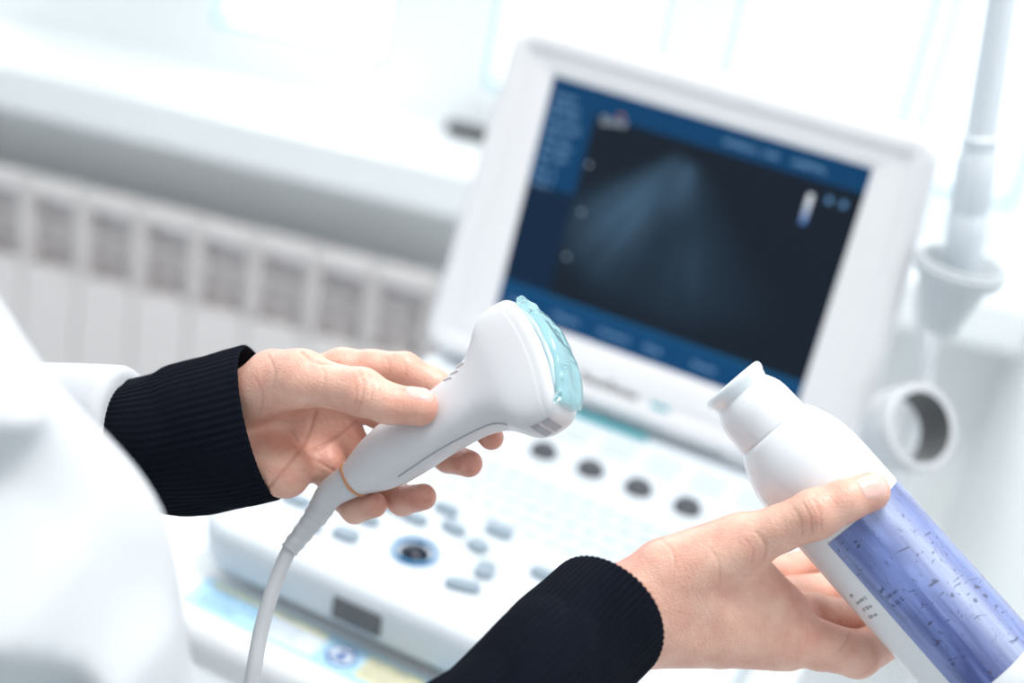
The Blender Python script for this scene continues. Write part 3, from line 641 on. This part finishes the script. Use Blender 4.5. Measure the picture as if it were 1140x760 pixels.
def fC(P):
    d=caps_(P,rs*.8+ls*.2,rs*.2+ls*.8,.075,.075)
    for s in(-1,1):
        d=smin(d,caps_(P,ms+lat*s*.09-up*.08,hip+lat*s*.08,.115,.13),.06)
        d=smin(d,caps_(P,hip+lat*s*.08,np.array([hip[0],hip[1],.62])+lat*s*.10,.13,.145),.05)
    d=np.maximum(d,.55-P[:,2])
    mid=rs*.45+re_*.55+camdir(.5,.6,.2)*.018
    a=smin(caps_(P,rs,mid,.066,.059),caps_(P,mid,re_,.059,.036),.03); a=smin(a,caps_(P,re_,rsl,.040,.040),.02); 
    dr=norm(rsl-re_).astype(np.float32); a=np.maximum(a,((P-rsl.astype(np.float32))@dr))
    ax=norm(re_-rs); u=(P-rs.astype(np.float32))@ax.astype(np.float32); v=(P-rs.astype(np.float32))@camdir(.6,.6,.3).astype(np.float32); q=(P-rs.astype(np.float32))@camdir(.1,-.2,.97).astype(np.float32)
    wgt=np.clip((q-.010)/.03,0,1)
    fold=wgt*(.020*ridge(u*12+v*60+1.6*np.sin(u*21+v*8))+.008*ridge(u*40+v*36+1.6*np.sin(u*27)))+(1-wgt)*.005*ridge(u*16+v*24)
    a=a-fold+.008*wgt
    b=caps_(P,ls,le,.060,.048); c=caps_(P,le,lsl,.042,.0345); dl=norm(lsl-le).astype(np.float32); c=smax(c,((P-lsl.astype(np.float32))@dl),.004); b=smin(b,c,.02)
    d=smin(smin(d,a,.04),b,.04)
    d=smax(d,-caps_(P,ms+up*.03,neck+up*.1,.062,.09),.01)
    return d+.001*np.sin(P[:,0]*38+P[:,2]*24+2.5*np.sin(P[:,1]*14))
Vc,Fcc,_=nets(fC,lo-.02,np.array([max(hi[0],0),hi[1]+.02,neck[2]+.05]),.005)
coat=mk('lab_coat',Vc,Fcc,M_coat,person,label='white cotton lab coat')
def sleeve(path,ra,rb,side,nr,amp=1.0):
    pth=catmull([np.append(p,[a,b]) for p,a,b in zip(path,ra,rb)],.0016); pp_=pth[:,:3]; a=pth[:,3]/1000; b=pth[:,4]/1000
    t=norm(pp_[-1]-pp_[-2]); ext=[(.0010,.99),(.0014,.975),(.0006,.96),(-.003,.95),(-.012,.94)]
    pp2=list(pp_)+[pp_[-1]+t*e for e,_ in ext]; a2=list(a)+[a[-1]*k for _,k in ext]; b2=list(b)+[b[-1]*k for _,k in ext]
    n=nr*5; m=len(pp2); S=[]; s=0; tl=None
    for i in range(m):
        if i<len(pp_): tl=norm(pp_[min(i+1,len(pp_)-1)]-pp_[max(i-1,0)]); s=i*.0016
        u=norm(side-tl*np.dot(side,tl)); w=np.cross(tl,u); ring=[]
        for j in range(n):
            th=2*pi*j/n; e_=len(pp_)-i
            wrk=amp*(.050*sin(s*60+2*sin(th)+.8*sin(2*th+s*20))+.045*(abs(sin(s*75+2.5*sin(th*1.0)+sin(3*th)))-.5))*min(1,max(0,(e_-8)/25))+.02*sin(3*th+s*30)
            rib=(.010+.003*sin(5*th+s*40))*cos(nr*th+1.2*sin(s*35))
            ring.append(pp2[i]+(u*cos(th)*a2[i]+w*sin(th)*b2[i])*(1+wrk+rib))
        S.append(ring)
    return loftvf(S,True,False)
V,Fc=sleeve([W(-40,482,.84),W(60,480,.83),W(130,486,.818),W(190,490,.812),W(243,480,.806),W(291,469,.803)],[27,28,31,40,44,44.5],[26,26,29,37,38,36],camdir(0,1,0),64)
mk('sweater_sleeve',V,Fc,M_knit,person,label='ribbed black knit sweater sleeve')
V,Fc=sleeve([W(370,985,.64),W(482,877,.67),W(574,784,.70),W(626,733,.725),W(672,690,.745)],[46,46,46,47,49],[38,38,36,35,35],camdir(.70,.72,0),64,.9)
mk('sweater_sleeve',V,Fc,M_knit,person,label='ribbed black knit sweater sleeve')
# ---------------------------------------------------------------- light
w=bpy.data.worlds.new('sky'); scene.world=w; w.use_nodes=True; nt=w.node_tree; bg=nt.nodes['Background']
tc=nt.nodes.new('ShaderNodeTexCoord'); dt=nt.nodes.new('ShaderNodeVectorMath'); dt.operation='DOT_PRODUCT'; dv=norm(e2*.9-e1*.25+ez*.35); dt.inputs[1].default_value=tuple(dv)
nt.links.new(tc.outputs['Generated'],dt.inputs[0]); mr=nt.nodes.new('ShaderNodeMapRange'); mr.inputs['From Min'].default_value=-.6; mr.inputs['From Max'].default_value=.6; mr.inputs['To Min'].default_value=.36; mr.inputs['To Max'].default_value=1.62
mr.interpolation_type='SMOOTHSTEP'
nt.links.new(dt.outputs['Value'],mr.inputs['Value']); nt.links.new(mr.outputs['Result'],bg.inputs['Strength']); bg.inputs['Color'].default_value=(.90,.975,1,1)
def area(name,loc,tgt,size,power,col=(1,1,1)):
    l=bpy.data.lights.new(name,'AREA'); l.size=size; l.energy=power; l.color=col; o=bpy.data.objects.new(name,l); scene.collection.objects.link(o)
    o.location=loc; o.rotation_euler=(Vector(tgt)-Vector(loc)).to_track_quat('-Z','Y').to_euler(); return o
area('window_light',L(-.5,.9,1.5),(0,-.4,1.0),1.3,46,(.96,.98,1))
area('overhead_fill',(.3,-.3,2.9),(0,-.3,.9),.6,32,(1,.96,.93))  # unseen overhead area light, added to brighten the scene
